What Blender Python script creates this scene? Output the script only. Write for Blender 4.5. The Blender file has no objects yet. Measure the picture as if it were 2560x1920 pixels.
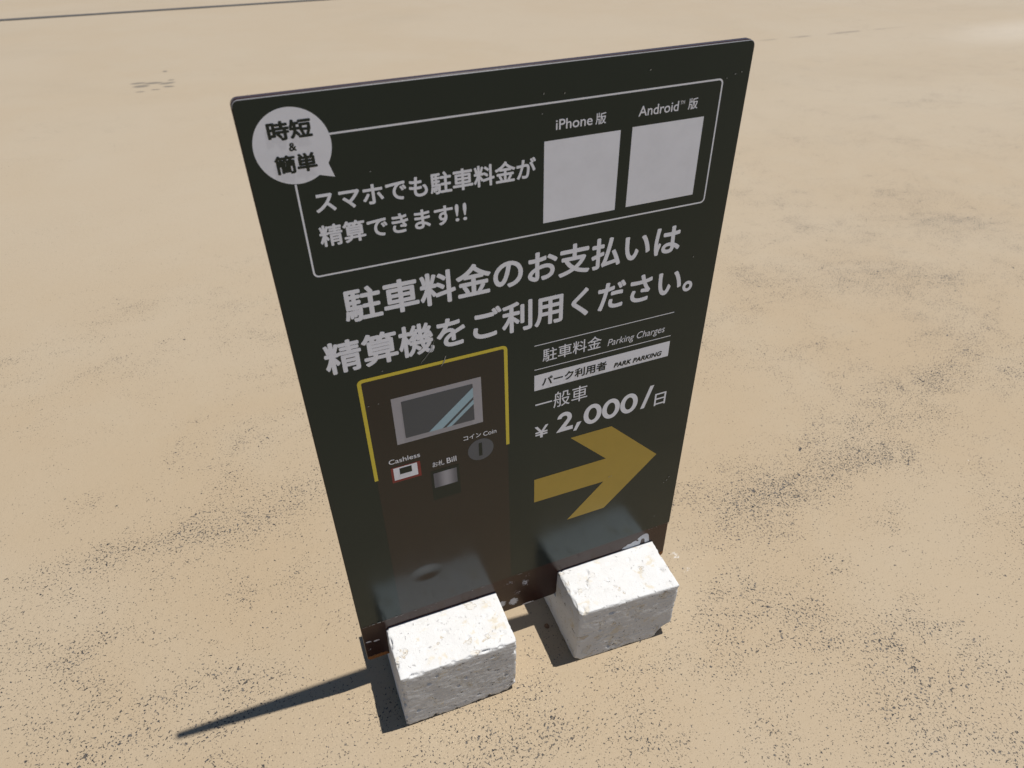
import bpy, bmesh, math, random
import numpy as np
from mathutils import Vector, Matrix, noise

SC = bpy.context.scene
COL = SC.collection
TILT = math.atan(0.03)          # the pavement falls 3 cm per metre along the board
BASE = 0.1695                   # lower edge of the printed sheet above the pavement
Rw = Matrix.Rotation(-TILT, 3, 'Y')


def W(x, y, z):                 # board coordinates (sheet corner = origin) -> world
    return Rw @ Vector((x, y, z + BASE))


# ------------------------------------------------------------------ camera, sky, sun, exposure
cam_d = bpy.data.cameras.new('camera')
cam = bpy.data.objects.new('camera', cam_d)
COL.objects.link(cam)
SC.camera = cam
cam_d.sensor_width = 36.0
cam_d.lens = 1757.6 * 36 / 2560
cam_d.clip_start = 0.02
cam_d.clip_end = 500
Rc = Matrix(((0.9254, -0.2403, 0.2930), (-0.3786, -0.5570, 0.7392), (-0.0144, -0.7950, -0.6065)))
right, up, back = Vector(Rc.col[0]), -Vector(Rc.col[1]), -Vector(Rc.col[2])
m3 = Rw @ Matrix((right, up, back)).transposed()
m3 = m3.to_quaternion().normalized().to_matrix()
cam.matrix_world = Matrix.Translation(W(-0.0118, -0.7292, 1.0244)) @ m3.to_4x4()
cam_d.dof.use_dof = True
cam_d.dof.focus_distance = 1.15
cam_d.dof.aperture_fstop = 7.5

S = (Rw @ Vector((0.316, -0.0235, 0.949))).normalized()
SKY = 0.060
world = bpy.data.worlds.new('World')
SC.world = world
world.use_nodes = True
nt = world.node_tree
sky = nt.nodes.new('ShaderNodeTexSky')
sky.sky_type = 'NISHITA'
sky.sun_disc = False
sky.sun_elevation = math.asin(S.z)
sky.sun_rotation = math.atan2(S.x, S.y)
sky.air_density = 1.0
sky.dust_density = 0.3
sky.ozone_density = 3.0
nt.links.new(sky.outputs[0], nt.nodes['Background'].inputs[0])
nt.nodes['Background'].inputs[1].default_value = SKY

sun_d = bpy.data.lights.new('sun', 'SUN')
sun_d.energy = 4.9
sun_d.angle = math.radians(0.53)
sun_d.color = (1.0, 0.965, 0.91)
sun = bpy.data.objects.new('sun', sun_d)
COL.objects.link(sun)
sun.rotation_euler = S.to_track_quat('Z', 'Y').to_euler()
sun.location = (0, 0, 5)

SC.view_settings.view_transform = 'Standard'
SC.view_settings.look = 'None'
SC.view_settings.gamma = 1.0
SC.view_settings.exposure = 0.08
SC.cycles.use_denoising = True
SC.cycles.caustics_reflective = True
SC.cycles.blur_glossy = 0.3


# ------------------------------------------------------------------ node helpers
class N:
    def __init__(self, name):
        self.m = bpy.data.materials.new(name)
        self.m.use_nodes = True
        self.t = self.m.node_tree
        self.b = self.t.nodes['Principled BSDF']

    def node(self, kind, **kw):
        n = self.t.nodes.new('ShaderNode' + kind)
        for k, v in kw.items():
            setattr(n, k, v)
        return n

    def put(self, sock, v):
        if isinstance(v, bpy.types.NodeSocket):
            self.t.links.new(v, sock)
        else:
            sock.default_value = v

    def math(self, op, a, b=0.0, c=0.0, clamp=False):
        n = self.node('Math', operation=op, use_clamp=clamp)
        for i, v in enumerate((a, b, c)):
            self.put(n.inputs[i], v)
        return n.outputs[0]

    def vmath(self, op, a, b=(0, 0, 0)):
        n = self.node('VectorMath', operation=op)
        self.put(n.inputs[0], a)
        self.put(n.inputs[1], b)
        return n.outputs['Value'] if op in ('LENGTH', 'DOT_PRODUCT', 'DISTANCE') else n.outputs[0]

    def pos(self):
        return self.node('TexCoord').outputs['Object']

    def noise(self, vec, scale, detail=2.0, rough=0.5, dist=0.0):
        n = self.node('TexNoise')
        self.put(n.inputs['Vector'], vec)
        n.inputs['Scale'].default_value = scale
        n.inputs['Detail'].default_value = detail
        n.inputs['Roughness'].default_value = rough
        n.inputs['Distortion'].default_value = dist
        return n.outputs[0]

    def step(self, v, lo, hi, a=0.0, b=1.0):
        n = self.node('MapRange', interpolation_type='SMOOTHSTEP')
        self.put(n.inputs['Value'], v)
        for k, x in (('From Min', lo), ('From Max', hi), ('To Min', a), ('To Max', b)):
            self.put(n.inputs[k], x)
        return n.outputs[0]

    def mix(self, f, a, b):
        n = self.node('Mix', data_type='RGBA')
        self.put(n.inputs['Factor'], f)
        for s, v in ((n.inputs[6], a), (n.inputs[7], b)):
            self.put(s, v if isinstance(v, bpy.types.NodeSocket) else (*v, 1.0)[:4])
        return n.outputs[2]

    def blob(self, p, cx, cy, rx, ry, ang=0.0, plane='xy', soft=0.0):
        """soft-edged ellipse (1 at the centre, 0 at the rim)"""
        mp = self.node('Mapping', vector_type='TEXTURE')
        self.put(mp.inputs['Vector'], p)
        if plane == 'xy':
            mp.inputs['Location'].default_value = (cx, cy, 0)
            mp.inputs['Rotation'].default_value = (0, 0, ang)
            mp.inputs['Scale'].default_value = (rx, ry, 1000)
        else:
            mp.inputs['Location'].default_value = (cx, 0, cy)
            mp.inputs['Rotation'].default_value = (0, ang, 0)
            mp.inputs['Scale'].default_value = (rx, 1000, ry)
        return self.step(self.vmath('LENGTH', mp.outputs[0]), soft, 1.0, 1.0, 0.0)

    def bump(self, h, dist=1.0, strength=1.0, prev=None):
        n = self.node('Bump')
        n.inputs['Strength'].default_value = strength
        n.inputs['Distance'].default_value = dist
        self.put(n.inputs['Height'], h)
        if prev is not None:
            self.put(n.inputs['Normal'], prev)
        return n.outputs[0]


def tag(o, label=None, cat=None, group=None, kind=None):
    for k, v in (('label', label), ('category', cat), ('group', group), ('kind', kind)):
        if v:
            o[k] = v
    return o


def link(name, me, mats, parent=None):
    o = bpy.data.objects.new(name, me)
    COL.objects.link(o)
    for m in (mats if isinstance(mats, (list, tuple)) else [mats]):
        me.materials.append(m)
    if parent:
        o.parent = parent
    return o


# ------------------------------------------------------------------ materials
def ground_material():
    n = N('tan_coated_pavement')
    p = n.pos()
    # broad tone
    big = n.noise(p, 0.55, 4, 0.55, 0.6)
    mid = n.noise(p, 2.6, 4, 0.6, 0.4)
    small = n.noise(p, 14, 3, 0.6)
    col = n.mix(n.step(big, 0.38, 0.66), (0.340, 0.260, 0.166), (0.354, 0.282, 0.193))
    col = n.mix(n.math('MULTIPLY', n.step(mid, 0.40, 0.75), 0.40), col, (0.364, 0.299, 0.212))
    col = n.mix(n.math('MULTIPLY', n.step(small, 0.45, 0.8), 0.15), col, (0.315, 0.251, 0.165))
    # soft brown water stains farther out
    stv = n.vmath('MULTIPLY', p, (0.42, 0.9, 1))
    st = n.step(n.noise(stv, 1.0, 5, 0.6, 0.9), 0.50, 0.74)
    sep = n.node('SeparateXYZ')
    n.put(sep.inputs[0], p)
    far = n.step(sep.outputs[1], 1.0, 4.0)
    col = n.mix(n.math('MULTIPLY', n.math('MULTIPLY', st, far), 0.42), col, (0.270, 0.210, 0.135))
    col = n.mix(n.math('MULTIPLY', n.step(sep.outputs[1], 0.2, 2.5), 0.45), col, (0.385, 0.325, 0.245))
    pale = n.blob(p, 7.2, 4.1, 1.7, 0.55, 0.15)
    col = n.mix(n.math('MULTIPLY', pale, 0.6), col, (0.47, 0.41, 0.33))
    # worn coating: black aggregate tips show through, in drifts
    d1 = n.noise(n.vmath('MULTIPLY', p, (1.0, 1.5, 1)), 1.7, 7, 0.70, 0.6)
    d2 = n.noise(n.vmath('MULTIPLY', p, (1.0, 1.4, 1)), 9.0, 4, 0.68, 0.5)
    D = n.math('ADD', n.math('MULTIPLY', n.step(d1, 0.36, 0.68), 0.55), n.math('MULTIPLY', n.step(d2, 0.40, 0.72), 0.45))
    D = n.math('ADD', D, n.math('SUBTRACT', 0.28, n.math('MULTIPLY', n.step(sep.outputs[1], 0.8, 5.0), 0.28)))
    patches = [(1.25, 0.19, 0.42, 0.085, 0.33, .50), (1.30, 0.12, 0.16, 0.05, -0.5, .45), (1.75, .36, .45, .12, .25, .35),
               (0.86, 0.14, 0.2, 0.07, 0.25, .40), (0.86, -0.40, 0.34, 0.16, -0.35, .38), (0.72, -0.14, 0.12, 0.1, 0, .25),
               (-0.18, 0.50, 0.20, 0.08, 0.1, .42), (-0.50, 0.47, 0.22, 0.05, 0.25, .40), (-0.40, 0.32, 0.3, 0.10, 0.2, .25),
               (0.25, -0.20, 0.35, 0.14, 0, .18), (2.45, 1.15, 0.75, 0.22, 0.1, .35), (2.2, .75, .5, .14, .2, .3), (-.2, .05, .3, .2, 0, .15)]
    for cx, cy, rx, ry, a, s in patches:
        D = n.math('ADD', D, n.math('MULTIPLY', n.blob(p, cx, cy, rx * 1.7, ry * 2.0, a), s * 0.9))
    # clean, well-coated areas
    for cx, cy, rx, ry, a, s in [(-0.7, .95, .7, .30, .1, .45), (1.05, 0.45, 0.3, 0.15, .3, .30), (0.95, -.02, .18, .1, .2, .45),
                                 (1.15, -.18, .14, .1, 0, .3), (0.4, 2.6, 3.0, 1.0, 0, .3), (-0.9, 2.2, 1.5, .9, 0, .4), (0, 6, 6, 3.5, 0, .4)]:
        D = n.math('SUBTRACT', D, n.math('MULTIPLY', n.blob(p, cx, cy, rx * 1.3, ry * 1.3, a), s * 0.75))
    D = n.math('MAXIMUM', n.math('MINIMUM', D, 1.3), 0.0)
    wob = n.node('TexNoise')
    n.put(wob.inputs['Vector'], p)
    wob.inputs['Scale'].default_value = 90
    f1 = n.noise(p, 235, 2.2, 0.55, 0.3)
    f2 = n.noise(n.vmath('ADD', p, (3.1, 7.7, 0)), 120, 3.2, 0.64, 0.35)
    thr = n.math('SUBTRACT', 0.742, n.math('MULTIPLY', D, 0.142))
    s1 = n.step(n.math('SUBTRACT', f1, thr), 0.0, 0.028)
    thr2 = n.math('SUBTRACT', 0.755, n.math('MULTIPLY', D, 0.120))
    s2 = n.step(n.math('SUBTRACT', f2, thr2), 0.0, 0.03)
    f3 = n.noise(n.vmath('ADD', p, (5.5, 1.2, 0)), 430, 1.5, 0.5)
    s3 = n.math('MULTIPLY', n.step(n.math('SUBTRACT', f3, n.math('SUBTRACT', 0.735, n.math('MULTIPLY', D, 0.10))), 0.0, 0.06), 0.50)
    f4 = n.noise(n.vmath('ADD', p, (1.5, 4.2, 0)), 62, 4.0, 0.68, 0.4)
    s4 = n.step(n.math('SUBTRACT', f4, n.math('SUBTRACT', 0.722, n.math('MULTIPLY', D, 0.085))), 0.0, 0.05)
    spk = n.math('MAXIMUM', n.math('MAXIMUM', s1, s2), n.math('MAXIMUM', s3, s4))
    tone = n.step(n.noise(p, 75, 2), 0.38, 0.66)
    dark = n.mix(tone, (0.010, 0.012, 0.017), (0.095, 0.086, 0.078))
    col = n.mix(n.math('MULTIPLY', spk, 0.96), col, dark)
    # old oval scuff marks, hair-thin dirt line, chalky paint flakes
    marks = None
    for cx, cy, rx, ry, a in [(-.452, 4.645, .060, .030, .1), (-.433, 4.56, .062, .042, .1), (-.361, 4.622, .075, .035, 0), (-.437, 4.42, .035, .016, 0),
                              (-.348, 4.446, .035, .016, 0), (-.278, 4.59, .065, .032, .3), (-.270, 4.50, .045, .026, -.2), (-.252, 4.67, .026, .02, .3), (-.287, 4.93, .02, .03, 0)]:
        b = n.blob(p, cx, cy, rx, ry, a, soft=0.5)
        marks = b if marks is None else n.math('MAXIMUM', marks, b)
    ln = n.math('MULTIPLY', n.blob(p, 5.1, 4.52, 1.35, 0.035, 0.06, soft=0.2), n.step(n.noise(p, 5, 3), 0.35, 0.6))
    marks = n.math('MAXIMUM', n.math('MULTIPLY', marks, 0.62), n.math('MULTIPLY', ln, 0.5))
    col = n.mix(marks, col, (0.085, 0.080, 0.070))
    fl = n.math('MAXIMUM', n.blob(p, .667, .05, .03, .03, 0), n.math('MULTIPLY', n.blob(p, .668, .008, .035, .022, 0), .9))
    fl = n.step(n.math('ADD', n.math('MULTIPLY', fl, .6), n.noise(p, 150, 3, .7)), 0.98, 1.2)
    col = n.mix(n.math('MULTIPLY', fl, .65), col, (0.62, 0.60, 0.57))
    wf = n.step(n.noise(n.vmath('ADD', p, (9, 2, 0)), 130, 1, .4), 0.855, 0.875)
    col = n.mix(wf, col, (0.72, 0.70, 0.66))
    n.put(n.b.inputs['Base Color'], col)
    n.b.inputs['Roughness'].default_value = 0.62
    n.b.inputs['Specular IOR Level'].default_value = 0.35
    h = n.math('ADD', n.math('MULTIPLY', n.noise(p, 260, 4, 0.7), 0.0011), n.math('MULTIPLY', n.noise(p, 60, 3, 0.6), 0.0014))
    h = n.math('SUBTRACT', h, n.math('MULTIPLY', spk, 0.0006))
    n.put(n.b.inputs['Normal'], n.bump(h, 1.0, 0.75))
    return n.m


def print_material(name, color, rough=0.18, grime=0.0, ior=1.51, gradient=None):
    """inks and film of the printed sheet: semi-gloss, very slightly wavy, one shallow dent"""
    n = N(name)
    p = n.pos()
    dent = n.math('MULTIPLY', n.blob(p, 0.1220, BASE + 0.0855, 0.030, 0.021, 0, 'xz'), -0.0016)
    h = n.math('ADD', n.math('MULTIPLY', n.noise(p, 8, 2, 0.5), 0.0007), dent)
    n.put(n.b.inputs['Normal'], n.bump(h, 1.0, 1.0))
    c = n.mix(n.step(n.noise(p, 35, 5, 0.65), 0.35, 0.75), color, tuple(min(1, x * (0.95 + grime) + 0.0006) for x in color))
    # a sprinkling of tiny pale nicks and dust
    nick = n.step(n.noise(p, 170, 1, 0.4), 0.865, 0.88)
    c = n.mix(nick, c, (0.5, 0.5, 0.5))
    if gradient:
        sep = n.node('SeparateXYZ')
        n.put(sep.inputs[0], p)
        c = n.mix(n.step(n.math('ABSOLUTE', n.math('SUBTRACT', sep.outputs[0], gradient[0])), 0, gradient[1], 1, 0), c, gradient[2])
    n.put(n.b.inputs['Base Color'], c)
    n.put(n.b.inputs['Roughness'], n.step(n.noise(p, 22, 4, 0.6), 0.3, 0.7, rough - 0.02, rough + 0.03))
    n.b.inputs['IOR'].default_value = ior
    n.b.inputs['Specular Tint'].default_value = (0.72, 0.95, 1.0, 1)
    return n.m


def metal_material():
    n = N('maroon_brown_painted_steel')
    p = n.pos()
    c = n.mix(n.noise(p, 18, 4, 0.6), (0.026, 0.0090, 0.0065), (0.044, 0.017, 0.012))
    zb = BASE - 0.1
    # rust at the two lower corners
    r = n.math('MAXIMUM', n.blob(p, 0.016, zb - 0.001, 0.034, 0.018, 0, 'xz', soft=.45), n.blob(p, 0.590, zb + 0.004, 0.016, 0.012, 0, 'xz', soft=.4))
    r = n.step(n.math('ADD', r, n.math('MULTIPLY', n.math('SUBTRACT', n.noise(p, 120, 4, 0.65), 0.5), 1.6)), 0.45, 0.75)
    c = n.mix(r, c, n.mix(n.noise(p, 260, 3, 0.7), (0.10, 0.028, 0.008), (0.36, 0.15, 0.035)))
    # paint knocked off to a pale primer
    ch = None
    for cx, cz, rx, rz, s in [(0.252, -0.074, .012, .014, 1), (0.274, -0.078, .014, .016, 1.1), (0.297, -0.034, .014, .018, .75), (0.268, -0.022, .02, .012, .6),
                              (0.282, -0.055, .02, .02, .6), (0.302, -0.0985, .02, .0045, 1.1), (0.338, -.07, .03, .02, .4), (0.300, -.015, .03, .015, .45), (0.365, -.098, .02, .004, .9),
                              (0.0075, -0.0475, .010, .005, .85), (0.0205, -0.0505, .010, .005, .9), (.42, -.075, .03, .02, .35), (0.006, -.068, .008, .012, .55)]:
        b = n.math('MULTIPLY', n.blob(p, cx, cz + BASE, rx * 1.25, rz * 1.25, 0, 'xz', soft=.1), s)
        ch = b if ch is None else n.math('MAXIMUM', ch, b)
    ch = n.step(n.math('ADD', ch, n.math('MULTIPLY', n.noise(p, 330, 4, 0.7), 1.7)), 1.52, 1.60)
    edge = n.step(n.noise(p, 240, 3, 0.6), 0.76, 0.80)
    ch = n.math('MAXIMUM', ch, edge)
    c = n.mix(ch, c, (0.60, 0.60, 0.62))
    n.put(n.b.inputs['Base Color'], c)
    n.b.inputs['IOR'].default_value = 1.42
    n.put(n.b.inputs['Roughness'], n.math('ADD', 0.24, n.math('MULTIPLY', n.math('MAXIMUM', r, ch), 0.5)))
    h = n.math('SUBTRACT', n.math('MULTIPLY', n.noise(p, 14, 2), 0.0006), n.math('MULTIPLY', ch, 0.0002))
    h = n.math('ADD', h, n.math('MULTIPLY', n.math('MULTIPLY', r, n.noise(p, 300, 3, .7)), 0.0012))
    n.put(n.b.inputs['Normal'], n.bump(h, 1.0, 1.0))
    return n.m


def stone_material():
    n = N('shelly_white_limestone')
    p = n.node('TexCoord').outputs['Object']
    oi = n.node('ObjectInfo').outputs['Random']
    off = n.node('CombineXYZ')
    n.put(off.inputs[0], n.math('MULTIPLY', oi, 37.0))
    q = n.vmath('ADD', p, off.outputs[0])
    base = n.mix(n.noise(q, 28, 5, 0.65), (0.56, 0.55, 0.53), (0.665, 0.665, 0.665))
    # shell casts: warm rims and fills
    wv = n.vmath('ADD', q, n.vmath('MULTIPLY', n.vmath('SUBTRACT', _ncol(n, q, 70), (0.5, 0.5, 0.5)), (0.040, 0.040, 0.040)))
    vo = n.node('TexVoronoi')
    n.put(vo.inputs['Vector'], wv)
    vo.inputs['Scale'].default_value = 42
    sel = n.step(vo.outputs['Color'], 0.66, 0.70)
    ring = n.math('MULTIPLY', n.step(n.math('ABSOLUTE', n.math('SUBTRACT', vo.outputs['Distance'], 0.30)), 0.02, 0.08, 1, 0), sel)
    fill = n.math('MULTIPLY', n.step(vo.outputs['Distance'], 0.20, 0.32, 1, 0), sel)
    c = n.mix(n.math('MULTIPLY', fill, 0.22), base, (0.56, 0.48, 0.33))
    c = n.mix(n.math('MULTIPLY', n.math('MULTIPLY', ring, n.step(n.noise(q, 90, 2), .4, .6)), 0.50), c, (0.42, 0.31, 0.15))
    yel = n.math('MULTIPLY', n.step(n.noise(q, 38, 4, 0.62, 0.4), 0.58, 0.70), 0.5)
    c = n.mix(yel, c, (0.56, 0.47, 0.31))
    # small dark pits
    pit = n.math('MAXIMUM', n.step(n.noise(n.vmath('MULTIPLY', q, (1, 1, 1.9)), 105, 3, 0.55, 0.6), 0.68, 0.715), n.step(n.noise(n.vmath('MULTIPLY', q, (1, 1, 2.2)), 210, 2, 0.5, 0.3), 0.70, 0.74))
    # the sawn top is cleaner than the weathered sides
    sn = n.node('SeparateXYZ')
    n.put(sn.inputs[0], n.node('TexCoord').outputs['Normal'])
    side_w = n.step(sn.outputs[2], 0.55, 0.85, 1.0, 0.30)
    pit = n.math('MULTIPLY', pit, side_w)
    c = n.mix(n.math('MULTIPLY', pit, 0.95), c, (0.075, 0.055, 0.038))
    tp = n.step(n.noise(q, 420, 2, 0.6), 0.70, 0.78)
    c = n.mix(n.math('MULTIPLY', tp, 0.16), c, (0.25, 0.21, 0.16))
    n.put(n.b.inputs['Base Color'], c)
    n.b.inputs['Roughness'].default_value = 0.88
    n.b.inputs['Specular IOR Level'].default_value = 0.2
    # saw marks run diagonally across the faces
    rot = n.node('Mapping')
    n.put(rot.inputs['Vector'], q)
    rot.inputs['Rotation'].default_value = (0, 0.62, 0)
    rot.inputs['Scale'].default_value = (14, 14, 130)
    saw = n.noise(rot.outputs[0], 1.0, 3, 0.6)
    h = n.math('ADD', n.math('MULTIPLY', saw, 0.0022), n.math('MULTIPLY', n.noise(q, 330, 4, 0.7), 0.0011))
    h = n.math('SUBTRACT', h, n.math('MULTIPLY', pit, 0.0045))
    h = n.math('SUBTRACT', h, n.math('MULTIPLY', ring, 0.0008))
    n.put(n.b.inputs['Normal'], n.bump(h, 1.0, 0.9))
    return n.m


def _ncol(n, vec, scale):
    t = n.node('TexNoise')
    n.put(t.inputs['Vector'], vec)
    t.inputs['Scale'].default_value = scale
    return t.outputs['Color']


def plain(name, color, rough=0.6, nz=60):
    n = N(name)
    p = n.pos()
    n.put(n.b.inputs['Base Color'], n.mix(n.noise(p, nz, 4, 0.6), tuple(x * 0.8 for x in color), tuple(min(1, x * 1.2) for x in color)))
    n.b.inputs['Roughness'].default_value = rough
    return n.m


M_GROUND = ground_material()
M_METAL = metal_material()
M_STONE = stone_material()
INK = (0.87, 0.89, 0.98)
M_DARK = print_material('charcoal_green_film', (0.0030, 0.0048, 0.0040))
M_WHITE = print_material('white_ink', INK)
M_BLACK = print_material('brown_black_ink', (0.0015, 0.0012, 0.0012))
M_BROWN = print_material('dark_brown_ink', (0.0245, 0.0085, 0.0062))
M_YELLOW = print_material('yellow_ink', (0.72, 0.58, 0.05))
M_OCHRE = print_material('ochre_ink', (0.45, 0.305, 0.042))
M_BEZEL = print_material('pale_grey_ink', (0.40, 0.385, 0.43))
M_SCREEN = print_material('slate_grey_ink', (0.080, 0.080, 0.098))
M_BLUE = print_material('pale_blue_ink', (0.36, 0.52, 0.62))
M_COIN = print_material('mid_grey_ink', (0.105, 0.105, 0.128))
M_RED = print_material('red_ink', (0.24, 0.018, 0.018))
M_SILVER = print_material('silver_grey_ink', (0.14, 0.135, 0.165), gradient=(0.1705, 0.016, (0.38, 0.37, 0.42)))
M_EDGE = plain('sheet_edge', (0.020, 0.015, 0.015), 0.5, 150)
M_EDGE.node_tree.nodes['Principled BSDF'].inputs['IOR'].default_value = 1.25
M_PALE = plain('worn_rim_glint', (0.22, 0.22, 0.23), 0.4, 300)  # exposed sheet edge, with the sun glint on its bevel painted in as pale colour
M_SCRAPE = plain('scraped_film', (0.30, 0.31, 0.30), 0.6, 200)
M_FLAKE = plain('pale_primer', (0.58, 0.59, 0.62), 0.55, 90)
M_JOINT = plain('dark_joint_filler', (0.075, 0.070, 0.064), 0.8, 8)
M_RUBBER = plain('black_rubber', (0.012, 0.012, 0.013), 0.8)
M_PEBBLE = plain('brown_pebble', (0.16, 0.085, 0.04), 0.8, 90)

# ------------------------------------------------------------------ ground
bm = bmesh.new()
bmesh.ops.create_grid(bm, x_segments=8, y_segments=8, size=60)
me = bpy.data.meshes.new('ground')
bm.to_mesh(me)
bm.free()
ground = tag(link('ground', me, M_GROUND), 'tan coated pavement worn to black specks around the sign', kind='structure')

a, b = Vector((-1.603, 7.349)), Vector((1.242, 7.659))
d = (b - a).normalized()
nn = Vector((-d.y, d.x))
bm = bmesh.new()
random.seed(5)
L, Rr = [], []
for i in range(161):
    t = -12 + i * 0.15
    c0 = a + d * t
    w = 0.045 + 0.006 * noise.noise(Vector((t * 2.1, 0, 0)))
    L.append(bm.verts.new((*(c0 - nn * (w + .004 * noise.noise(Vector((t * 6, 3, 0))))), 0.004)))
    Rr.append(bm.verts.new((*(c0 + nn * (w + .004 * noise.noise(Vector((t * 6, 9, 0))))), 0.004)))
for i in range(160):
    bm.faces.new((L[i], L[i + 1], Rr[i + 1], Rr[i]))
me = bpy.data.meshes.new('pavement_joint')
bm.to_mesh(me)
bm.free()
tag(link('pavement_joint', me, M_JOINT), 'dark straight joint line across the far pavement', kind='structure')

# ------------------------------------------------------------------ the sign
sign = bpy.data.objects.new('parking_sign', None)
COL.objects.link(sign)
sign.empty_display_size = 0.1
sign.rotation_euler = (0, -TILT, 0)
tag(sign, 'dark upright parking payment sign board with white Japanese lettering, held in two stone blocks', 'sign')

SW, SH = 0.594, 0.841


def rounded(x0, x1, z0, z1, r, n=8, corners=(1, 1, 1, 1)):
    """outline, anticlockwise from the lower left; corners = BL, BR, TR, TL"""
    pts = []
    for k, (cx, cz, a0) in enumerate(((x0 + r, z0 + r, 180), (x1 - r, z0 + r, 270), (x1 - r, z1 - r, 0), (x0 + r, z1 - r, 90))):
        if corners[k] and r > 0:
            for i in range(n + 1):
                t = math.radians(a0 + 90 * i / n)
                pts.append((cx + r * math.cos(t), cz + r * math.sin(t)))
        else:
            pts.append(((x0, z0), (x1, z0), (x1, z1), (x0, z1))[k])
    return pts


def slab(name, outline, y0, y1, bevel, mats, parent, front_mat=0, side_mat=0, rim_mat=None):
    """solid plate: outline in x,z (sheet coordinates), between depths y0 (front) and y1 (back)"""
    bm = bmesh.new()
    f = [bm.verts.new((x, y0, z + BASE)) for x, z in outline]
    g = [bm.verts.new((x, y1, z + BASE)) for x, z in outline]
    ff = bm.faces.new(f)
    bm.faces.new(list(reversed(g)))
    for i in range(len(f)):
        j = (i + 1) % len(f)
        bm.faces.new((f[j], f[i], g[i], g[j]))
    bmesh.ops.recalc_face_normals(bm, faces=bm.faces)
    if bevel:
        es = [e for e in bm.edges if all(abs(v.co.y - y0) < 1e-7 for v in e.verts) or all(abs(v.co.y - y1) < 1e-7 for v in e.verts)]
        bmesh.ops.bevel(bm, geom=es, offset=bevel, segments=3, affect='EDGES', profile=0.5)
    for fc in bm.faces:
        fc.material_index = front_mat if fc.normal.y < -0.99 and fc.calc_center_median().y < y0 + 1e-5 else side_mat
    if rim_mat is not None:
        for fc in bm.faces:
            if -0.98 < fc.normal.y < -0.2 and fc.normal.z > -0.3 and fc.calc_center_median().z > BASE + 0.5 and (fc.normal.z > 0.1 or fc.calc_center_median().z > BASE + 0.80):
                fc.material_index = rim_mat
    me = bpy.data.meshes.new(name)
    bm.to_mesh(me)
    bm.free()
    return link(name, me, mats, parent)


plate = slab('metal_plate', rounded(-0.0005, SW + 0.0005, -0.1, SH + 0.0005, 0.0075), 0.0032, 0.0122, 0.0012, M_METAL, sign)
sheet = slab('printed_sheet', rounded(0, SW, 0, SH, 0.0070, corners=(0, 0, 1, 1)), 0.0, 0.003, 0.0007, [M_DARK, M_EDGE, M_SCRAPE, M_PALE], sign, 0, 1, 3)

LAY = 0.00016


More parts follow.
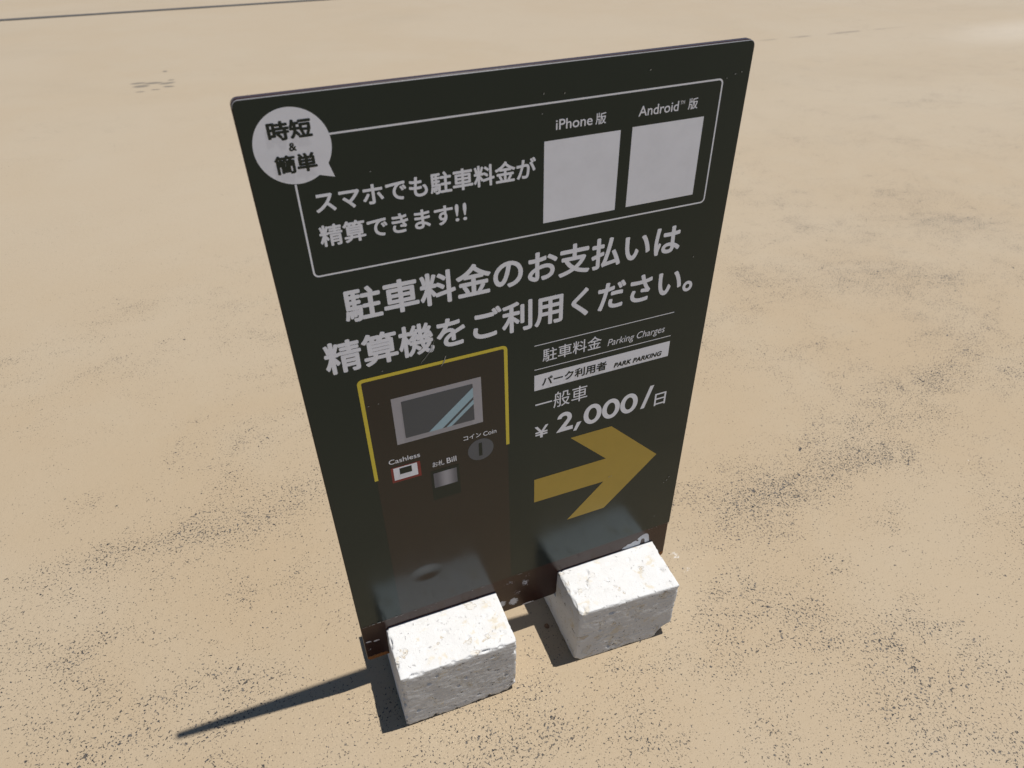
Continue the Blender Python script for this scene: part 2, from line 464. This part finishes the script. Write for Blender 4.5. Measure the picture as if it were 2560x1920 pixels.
class Flat:
    """flat printed shapes collected in one mesh lying on the sheet; layer counts thin ink films"""

    def __init__(self):
        self.bm = bmesh.new()

    def poly(self, pts, layer=1, mat=0):
        vs = [self.bm.verts.new((x, -LAY * layer, z + BASE)) for x, z in pts]
        f = self.bm.faces.new(vs)
        f.material_index = mat
        f.normal_update()
        if f.normal.y > 0:
            f.normal_flip()
        return self

    def rect(self, x0, x1, z0, z1, layer=1, mat=0):
        return self.poly([(x0, z0), (x1, z0), (x1, z1), (x0, z1)], layer, mat)

    def ring(self, outer, inner, layer=1, mat=0):
        o = [self.bm.verts.new((x, -LAY * layer, z + BASE)) for x, z in outer]
        i_ = [self.bm.verts.new((x, -LAY * layer, z + BASE)) for x, z in inner]
        for k in range(len(o)):
            j = (k + 1) % len(o)
            f = self.bm.faces.new((o[k], o[j], i_[j], i_[k]))
            f.material_index = mat
            f.normal_update()
            if f.normal.y > 0:
                f.normal_flip()
        return self

    def stroke(self, pts, w, layer=1, mat=0, closed=False):
        """ribbon of width w along a polyline, mitred"""
        n = len(pts)
        P = [Vector(p) for p in pts]
        Ls, Rs = [], []
        for k in range(n):
            t0 = (P[k] - P[k - 1]).normalized() if (k > 0 or closed) else None
            t1 = (P[(k + 1) % n] - P[k]).normalized() if (k < n - 1 or closed) else None
            if t0 is None:
                t0 = t1
            if t1 is None:
                t1 = t0
            n0, n1 = Vector((-t0.y, t0.x)), Vector((-t1.y, t1.x))
            m = (n0 + n1).normalized()
            m *= (w / 2) / max(0.3, m.dot(n0))
            Ls.append(P[k] + m)
            Rs.append(P[k] - m)
        for k in range(n if closed else n - 1):
            j = (k + 1) % n
            self.poly([Ls[k], Ls[j], Rs[j], Rs[k]], layer, mat)
        return self

    def text(self, s, x0, x1, z0, z1, bold=0.0, shear=0.0, layer=1, mat=0, track=1.0):
        """lettering fitted so that its inked box is exactly x0..x1, z0..z1"""
        c = bpy.data.curves.new('lettering', 'FONT')
        c.body = s
        c.shear = shear
        c.space_character = track
        c.dimensions = '2D'
        c.fill_mode = 'BOTH'
        c.resolution_u = 6
        o = bpy.data.objects.new('lettering', c)
        COL.objects.link(o)
        bpy.context.view_layer.update()
        me = bpy.data.meshes.new_from_object(o.evaluated_get(bpy.context.evaluated_depsgraph_get()))
        bpy.data.objects.remove(o)
        bpy.data.curves.remove(c)
        co = np.empty(len(me.vertices) * 3)
        me.vertices.foreach_get('co', co)
        co = co.reshape(-1, 3)
        lo, hi = co.min(0), co.max(0)
        k = len(s) > 0 and bold or 0.0
        sx, sz = (x1 - x0) / (hi[0] - lo[0] + 2 * abs(k)), (z1 - z0) / (hi[1] - lo[1] + 2 * abs(k))
        # heavier weights: the letter is printed several times, each print a hair aside and a few microns above the last
        steps = [(0.0, 0.0)] if k <= 0 else [(k * math.cos(math.pi * i / 4), k * math.sin(math.pi * i / 4)) for i in range(8)]
        polys = [tuple(pl.vertices) for pl in me.polygons]
        for q, (ox, oz) in enumerate(steps):
            vs = [self.bm.verts.new((x0 + (v[0] - lo[0] + abs(k) + ox) * sx, -LAY * layer - 9e-6 * q,
                                     z0 + (v[1] - lo[1] + abs(k) + oz) * sz + BASE)) for v in co]
            for pl in polys:
                try:
                    fc = self.bm.faces.new([vs[i] for i in pl])
                except ValueError:
                    continue
                fc.material_index = mat
                fc.normal_update()
                if fc.normal.y > 0:
                    fc.normal_flip()
        bpy.data.meshes.remove(me)
        return self

    def build(self, name, mats, parent=None):
        me = bpy.data.meshes.new(name)
        self.bm.to_mesh(me)
        self.bm.free()
        return link(name, me, mats, parent or sheet)


def ell(cx, cz, rx, rz, n=48, a0=0.0):
    return [(cx + rx * math.cos(a0 + 2 * math.pi * i / n), cz + rz * math.sin(a0 + 2 * math.pi * i / n)) for i in range(n)]


# --- smartphone box: bubble, outline, captions, cards
f = Flat()
cx, cz, r = 0.0480, 0.7917, 0.0380
aA, aB = math.atan2(0.7593 - cz, 0.0690 - cx), math.atan2(0.7704 - cz, 0.0797 - cx)
pts = [(cx + r * math.cos(aB + (2 * math.pi + aA - aB) * i / 60), cz + r * math.sin(aB + (2 * math.pi + aA - aB) * i / 60)) for i in range(61)]
f.poly(pts + [(0.0838, 0.7556)], 1)
f.build('speech_bubble', M_WHITE)
f = Flat()
f.text('時短', 0.0264, 0.0694, 0.7988, 0.8177, 0.038, layer=2)
f.text('&', 0.0437, 0.0512, 0.7874, 0.7957, 0.03, layer=2)
f.text('簡単', 0.0270, 0.0686, 0.7652, 0.7843, 0.038, layer=2)
f.build('bubble_text', M_BLACK)

f = Flat()
xl, xr, zb, zt, rr = 0.0430, 0.5558, 0.6466, 0.8010, 0.0055
path = [(0.0852, zt - 0.0017)]
path += [(xr - rr + rr * math.cos(math.radians(90 - 15 * i)), zt - rr + rr * math.sin(math.radians(90 - 15 * i))) for i in range(7)]
path += [(xr - rr + rr * math.cos(math.radians(-15 * i)), zb + rr + rr * math.sin(math.radians(-15 * i))) for i in range(7)]
path += [(xl + rr + rr * math.cos(math.radians(270 - 15 * i)), zb + rr + rr * math.sin(math.radians(270 - 15 * i))) for i in range(7)]
path += [(xl, 0.7535)]
f.stroke(path, 0.0020)
f.build('outline_frame', M_WHITE)
f = Flat()
f.text('スマホでも駐車料金が', 0.0583, 0.3118, 0.7180, 0.7432, 0.025)
f.text('精算できます', 0.0565, 0.2085, 0.6800, 0.7052, 0.025)
f.text('!', 0.2108, 0.2155, 0.6820, 0.7030, 0.01)
f.text('!', 0.2203, 0.2250, 0.6818, 0.7030, 0.01)
f.build('phone_payment_text', M_WHITE)
for x0, x1, z0, z1 in ((0.3220, 0.4206, 0.6593, 0.7586), (0.4364, 0.5361, 0.6602, 0.7598)):
    Flat().rect(x0, x1, z0, z1).build('blank_card', M_WHITE)
f = Flat()
f.text('iPhone', 0.3361, 0.3825, 0.7696, 0.7812, 0.008)
f.text('版', 0.3864, 0.4000, 0.7690, 0.7820, 0.012)
f.build('card_caption', M_WHITE)
f = Flat()
f.text('Android', 0.4430, 0.4975, 0.7710, 0.7827, 0.008)
f.text('TM', 0.4993, 0.5056, 0.7782, 0.7822, -0.005)
f.text('版', 0.5110, 0.5243, 0.7706, 0.7837, 0.012)
f.build('card_caption', M_WHITE)

# --- headline
f = Flat()
f.text('駐車料金のお支払いは', 0.0680, 0.5272, 0.5785, 0.6240, 0.026)
f.text('精算機をご利用ください。', 0.0339, 0.5588, 0.5108, 0.5580, 0.026)
f.build('headline_text', M_WHITE)

# --- price block
Flat().rect(0.3115, 0.5345, 0.4803, 0.4815).build('rule_line', M_WHITE)
Flat().rect(0.3115, 0.5342, 0.4393, 0.4405).build('rule_line', M_WHITE)
f = Flat()
f.text('駐車料金', 0.3240, 0.4160, 0.4500, 0.4722, 0.006)
f.text('Parking Charges', 0.4266, 0.5222, 0.4460, 0.4612, -0.004, shear=0.2)
f.build('charge_heading_text', M_WHITE)
Flat().rect(0.3115, 0.5345, 0.4026, 0.4302).build('white_bar', M_WHITE)
f = Flat()
f.text('パーク利用者', 0.3232, 0.4278, 0.4077, 0.4238, 0.030, layer=2)
f.text('PARK PARKING', 0.4400, 0.5224, 0.4070, 0.4157, 0.052, shear=0.2, layer=2, track=1.05)
f.build('bar_text', M_BLACK)
f = Flat()
f.text('一般車', 0.3133, 0.3985, 0.3610, 0.3902, 0.0)
f.text('¥', 0.3125, 0.3349, 0.3100, 0.3335, 0.012)
# heavy geometric numerals drawn as shapes
two = []
for i in range(15):                                   # outer bowl
    t = math.radians(175 - i * 15.4)
    two.append((0.3620 + 0.0123 * math.cos(t), 0.3355 + 0.0121 * math.sin(t)))
two += [(0.3638, 0.3172), (0.3766, 0.3172), (0.3766, 0.3098), (0.3482, 0.3098)]
inner = []
for i in range(11):
    t = math.radians(-36 + i * 21.0)
    inner.append((0.3618 + 0.0051 * math.cos(t), 0.3352 + 0.0052 * math.sin(t)))
two += inner
f.poly(two)
f.poly([(0.3777, 0.3045), (0.3832, 0.3040), (0.3912, 0.3200), (0.3838, 0.3200)])
for k in (0.4101, 0.4421, 0.4741):
    f.ring(ell(k, 0.3281, 0.0156, 0.0196), ell(k, 0.3281, 0.0074, 0.0121))
f.poly([(0.4960, 0.3096), (0.5030, 0.3096), (0.5170, 0.3520), (0.5100, 0.3520)])
f.text('日', 0.5212, 0.5420, 0.3075, 0.3322, 0.012)
f.build('price_text', M_WHITE)
Flat().poly([(0.3124, 0.1716), (0.4404, 0.1696), (0.3745, 0.1030), (0.4460, 0.1030), (0.5406, 0.1960), (0.4460, 0.2908), (0.3738, 0.2912),
             (0.4411, 0.2224), (0.3124, 0.2232)]).build('direction_arrow', M_OCHRE)

# --- picture of the pay machine
Flat().poly([(0.0695, 0.0012), (0.2688, 0.0012), (0.2688, 0.4900), (0.0695, 0.4900)]).build('machine_body', M_BROWN)
f = Flat()
xl, xr, zt, rr = 0.0691, 0.2687, 0.4917, 0.0050
path = [(xl, 0.3164)] + [(xl + rr + rr * math.cos(math.radians(180 - 15 * i)), zt - rr + rr * math.sin(math.radians(180 - 15 * i))) for i in range(7)]
path += [(xr - rr + rr * math.cos(math.radians(90 - 15 * i)), zt - rr + rr * math.sin(math.radians(90 - 15 * i))) for i in range(7)] + [(xr, 0.3157)]
f.stroke(path, 0.0051, layer=2)
f.build('machine_outline', M_YELLOW)
f = Flat()
f.rect(0.1058, 0.2316, 0.3722, 0.4526, 2, 0)
f.rect(0.1186, 0.2191, 0.3805, 0.4444, 3, 1)
f.poly([(0.1517, 0.3805), (0.1714, 0.3805), (0.2191, 0.4218), (0.2191, 0.4380)], 4, 2)
f.poly([(0.1770, 0.3805), (0.1850, 0.3805), (0.2191, 0.4093), (0.2191, 0.4171)], 4, 2)
f.build('machine_screen', [M_BEZEL, M_SCREEN, M_BLUE])
f = Flat()
f.poly(ell(0.2259, 0.3210, 0.0200, 0.0204), 2, 0)
f.rect(0.2229, 0.2281, 0.3088, 0.3338, 3, 1)
f.text('コイン', 0.2007, 0.2274, 0.3460, 0.3545, 0.012, layer=2, mat=2)
f.text('Coin', 0.2309, 0.2512, 0.3450, 0.3532, 0.006, layer=2, mat=2)
f.build('coin_slot', [M_COIN, M_BLACK, M_WHITE])
f = Flat()
f.rect(0.0911, 0.1340, 0.3034, 0.3325, 2, 0)
f.rect(0.0945, 0.1293, 0.3077, 0.3310, 3, 1)
f.rect(0.1033, 0.1210, 0.3171, 0.3286, 4, 2)
f.text('Cashless', 0.0900, 0.1350, 0.3398, 0.3485, 0.006, layer=2, mat=1)
f.build('card_reader', [M_RED, M_WHITE, M_BLACK])
f = Flat()
f.rect(0.1475, 0.1907, 0.2450, 0.3050, 2, 0)
f.rect(0.1511, 0.1867, 0.2702, 0.2996, 3, 1)
f.text('お札', 0.1513, 0.1688, 0.3118, 0.3222, 0.006, layer=2, mat=2)
f.text('Bill', 0.1729, 0.1877, 0.3124, 0.3226, 0.006, layer=2, mat=2)
f.build('bill_slot', [M_BLACK, M_SILVER, M_WHITE])

# --- wear: scratches through the film, chipped lower edge of the film, a flap of lifted primer on the plate
f = Flat()
random.seed(11)


def scratch(pts, w, layer=6):
    n = len(pts)
    for k in range(n - 1):
        f.stroke([pts[k], pts[k + 1]], w * (0.6 + 0.8 * random.random()) * (0.5 if k in (0, n - 2) else 1), layer)


scratch([(0.1722, 0.5295), (0.1700, 0.5240), (0.1672, 0.5180), (0.1625, 0.5105), (0.1566, 0.5035), (0.1530, 0.5005), (0.1516, 0.4979)], 0.0006)
scratch([(0.1680, 0.5205), (0.1688, 0.5150), (0.1665, 0.5125), (0.1630, 0.5115)], 0.0011, 7)
scratch([(0.1850, 0.5008), (0.1832, 0.4960), (0.1808, 0.4905), (0.1778, 0.4860)], 0.0018)
scratch([(0.1842, 0.4960), (0.1800, 0.4885)], 0.0016, 7)
for x, z, l, a in [(0.571, .805, .0022, 0), (.580, .8065, .0018, 0), (.560, .8015, .0012, 0), (.452, .8215, .002, .3), (.32, .81, .002, 1.2), (.345, .808, .0018, .9),
                   (.5735, .128, .003, 1), (.5698, .121, .004, 1.1), (.5640, .118, .0018, .2), (.449, .1768, .003, .2), (.454, .1775, .0014, 0), (.1, .5002, .0016, .3),
                   (.318, .79, .0015, 0), (.34, .5555, .0012, .3), (.075, .4507, .002, 0), (.0885, .4508, .0016, 0), (.12, .7555, .0015, 0), (.552, .566, .002, 1)]:
    f.stroke([(x, z), (x + l * math.cos(a), z + l * math.sin(a))], 0.0009, 6)
x = 0.001                                                       # ragged pale lower edge
while x < 0.592:
    l = random.uniform(.002, .012)
    dens = 1.0 if x < 0.07 else (0.6 if x > .56 else 0.14)
    if random.random() < dens:
        h = random.uniform(.0004, .0016) * (1.3 if x < .07 else .8)
        f.poly([(x, .00015), (x + l, .00015), (x + l * random.uniform(.6, .95), h * random.uniform(.3, 1)), (x + l * .5, h), (x + l * .15, h * random.uniform(.3, 1))], 6)
    x += l + random.uniform(.0005, .004)
wear = f.build('scratches', M_SCRAPE)
bm = bmesh.new()
bm.from_mesh(sheet.data)
n0 = len(bm.faces)
bm.from_mesh(wear.data)
bm.faces.ensure_lookup_table()
for fc in bm.faces[n0:]:
    fc.material_index = 2
bm.to_mesh(sheet.data)
bm.free()
wm = wear.data
bpy.data.objects.remove(wear)
bpy.data.meshes.remove(wm)


def blob_flap(name, outline, holes_y):
    bm = bmesh.new()
    vs = [bm.verts.new((x, holes_y, z + BASE)) for x, z in outline]
    fc = bm.faces.new(vs)
    fc.normal_update()
    if fc.normal.y > 0:
        fc.normal_flip()
    me = bpy.data.meshes.new(name)
    bm.to_mesh(me)
    bm.free()
    return link(name, me, M_FLAKE, plate)


blob_flap('peeled_paint', [(.496, -.037), (.500, -.033), (.505, -.032), (.508, -.0285), (.515, -.029), (.520, -.0262), (.5262, -.0255), (.5285, -.0285), (.5320, -.0290),
                           (.5300, -.0245), (.5290, -.0222), (.5340, -.0180), (.5400, -.0150), (.5460, -.0140), (.5510, -.0168), (.5535, -.0225), (.5545, -.0300),
                           (.5555, -.0400), (.5465, -.0400), (.5450, -.0300), (.5425, -.0262), (.5385, -.0258), (.5372, -.0300), (.5360, -.0400), (.515, -.0410)], 0.0030)

# ------------------------------------------------------------------ the two slotted limestone blocks
BH = 0.1445


def stone_block(name, corners, seed, chip, broken, yaw_seed=0.0):
    """corners: plan outline (front-left, front-right, back-right, back-left) in world x,y; slot across the middle takes the board"""
    FL, FR, BR_, BL_ = [Vector(c) for c in corners]
    cen = (FL + FR + BR_ + BL_) / 4
    bm = bmesh.new()

    def at(u, v):                # u 0..1 left-right, v 0..1 front-back
        return FL * (1 - u) * (1 - v) + FR * u * (1 - v) + BR_ * u * v + BL_ * (1 - u) * v

    # the slot is cut square to the board: find v where y = wanted at each side
    def vy(u, y):
        a0, a1 = at(u, 0).y, at(u, 1).y
        return (y - a0) / (a1 - a0)
    SL0, SL1, SB = 0.0030, 0.0160, BASE - 0.1 - 0.0010
    pitch = 0.0021
    zs = [(0.0, SB), (SB, BH)]
    vs = lambda u: [0.0, vy(u, SL0), vy(u, SL1), 1.0]
    nz = [max(2, round((z1 - z0) / pitch)) for z0, z1 in zs]
    nv = [round(0.098 / pitch), round(0.018 / pitch), round(0.085 / pitch)]
    nu = round(0.200 / pitch)

    def V(u, seg, t, z):
        k = vs(u)
        q = at(u, k[seg] + (k[seg + 1] - k[seg]) * t)
        return (q.x - cen.x, q.y - cen.y, z)

    def patch(fn, na, nb):
        g = [[bm.verts.new(fn(i / na, j / nb)) for j in range(nb + 1)] for i in range(na + 1)]
        for i in range(na):
            for j in range(nb):
                bm.faces.new((g[i][j], g[i + 1][j], g[i + 1][j + 1], g[i][j + 1]))
    for sg in range(3):                                   # underside, tops and slot floor
        patch(lambda a_, b_: V(a_, sg, b_, 0.0), nu, nv[sg])
        patch(lambda a_, b_: V(a_, sg, b_, SB if sg == 1 else BH), nu, nv[sg])
    for k in range(2):                                    # front, back and slot walls
        z0, z1 = zs[k]
        patch(lambda a_, b_: V(a_, 0, 0, z0 + (z1 - z0) * b_), nu, nz[k])
        patch(lambda a_, b_: V(a_, 2, 1, z0 + (z1 - z0) * b_), nu, nz[k])
        if k == 1:
            patch(lambda a_, b_: V(a_, 0, 1, z0 + (z1 - z0) * b_), nu, nz[k])
            patch(lambda a_, b_: V(a_, 2, 0, z0 + (z1 - z0) * b_), nu, nz[k])
        for u in (0, 1):                                  # ends
            for sg in ((0, 1, 2) if k == 0 else (0, 2)):
                patch(lambda a_, b_: V(u, sg, a_, z0 + (z1 - z0) * b_), nv[sg], nz[k])
    bmesh.ops.remove_doubles(bm, verts=bm.verts, dist=0.0002)
    bmesh.ops.recalc_face_normals(bm, faces=bm.faces)
    me = bpy.data.meshes.new(name)
    bm.to_mesh(me)
    bm.free()
    # local plan coordinates for edge wear
    normals = [v.normal.copy() for v in me.vertices]
    for v, nrm in zip(me.vertices, normals):
        p = v.co.copy()
        w = p + Vector((cen.x, cen.y, 0))
        # distances to outer faces
        def side(A, B):
            t = (B - A).normalized()
            return (w.xy - A).dot(Vector((-t.y, t.x)))
        ds = [(side(FL, FR), Vector((0, 1, 0))), (side(FR, BR_), Vector((-1, 0, 0))), (side(BR_, BL_), Vector((0, -1, 0))), (side(BL_, FL), Vector((1, 0, 0))),
              (BH - p.z, Vector((0, 0, -1))), (p.z, Vector((0, 0, 1)))]
        ds.sort(key=lambda t: t[0])
        d0, d1 = max(ds[0][0], 0), max(ds[1][0], 0)
        q = p + Vector((seed * 3.7, seed * 1.3, 0))
        n1 = noise.fractal(q * 38, 0.7, 2.1, 4)
        n2 = noise.noise(q * 160)
        n3 = noise.noise(q * 17)
        move = Vector((0, 0, 0))
        inner = nrm * -1
        move += nrm * (0.00030 * n1 + 0.00022 * n2 + 0.0005 * n3)
        # worn arrises
        ew = max(0.0, 1 - d1 / 0.0065)
        if ew > 0:
            amt = ew * ew * (0.0006 + chip * max(0.0, n1 - 0.05) * 0.0085 + 0.0010 * max(0, n2))
            move += (ds[0][1] + ds[1][1]) * amt
        # broken lower corner at the front right
        for (bx, by, bz, br) in broken:
            dd = (w - Vector((bx, by, bz))).length
            if dd < br:
                move += (Vector((cen.x, cen.y, BH * .6)) - w).normalized() * (br - dd) * (0.75 + 0.3 * n1)
        # scattered deep pits
        pv = noise.noise(q * 70 + Vector((11, 5, 3)))
        if pv > 0.52:
            move += inner * (pv - 0.52) * 0.018
        co = p + move
        inslot = SL0 - 0.004 < w.y < SL1 + 0.004 and p.z > SB - 0.004
        if inslot:                # keep the slot clear of the board
            co.y = p.y
        v.co = co
        if v.co.z < 0:
            v.co.z = 0.0
    me.polygons.foreach_set('use_smooth', [True] * len(me.polygons))
    o = link(name, me, M_STONE)
    o.location = (cen.x, cen.y, 0)
    return o


b1 = stone_block('stone_block', [(0.0338, -0.0980), (0.2338, -0.1015), (0.2385, 0.0985), (0.0370, 0.1010)], 1.0, 1.15,
                 [(0.236, -0.105, -0.004, 0.020)])
tag(b1, 'white limestone block with ragged chipped top edge, under left end of sign', 'stone block', 'stone blocks holding the sign upright')
b2 = stone_block('stone_block', [(0.3552, -0.0950), (0.5510, -0.1060), (0.5660, 0.0950), (0.3605, 0.1040)], 2.0, 0.35,
                 [(0.553, -0.110, 0.0, 0.034), (0.355, -0.098, -0.002, 0.012)])
tag(b2, 'white limestone block with broken lower corner, under right end of sign', 'stone block', 'stone blocks holding the sign upright')

# pebble lying in the shade between the blocks
bm = bmesh.new()
bmesh.ops.create_icosphere(bm, subdivisions=3, radius=0.005)
for v in bm.verts:
    v.co *= 1 + 0.28 * noise.noise(v.co * 260)
    v.co.z = max(-0.0022, v.co.z * 0.6)
    v.co.z += 0.0022
for fc in bm.faces:
    fc.smooth = True
me = bpy.data.meshes.new('pebble')
bm.to_mesh(me)
bm.free()
peb = tag(link('pebble', me, M_PEBBLE), 'small brown pebble on the shaded pavement between the two blocks', 'pebble')
peb.location = (0.338, -0.008, 0)
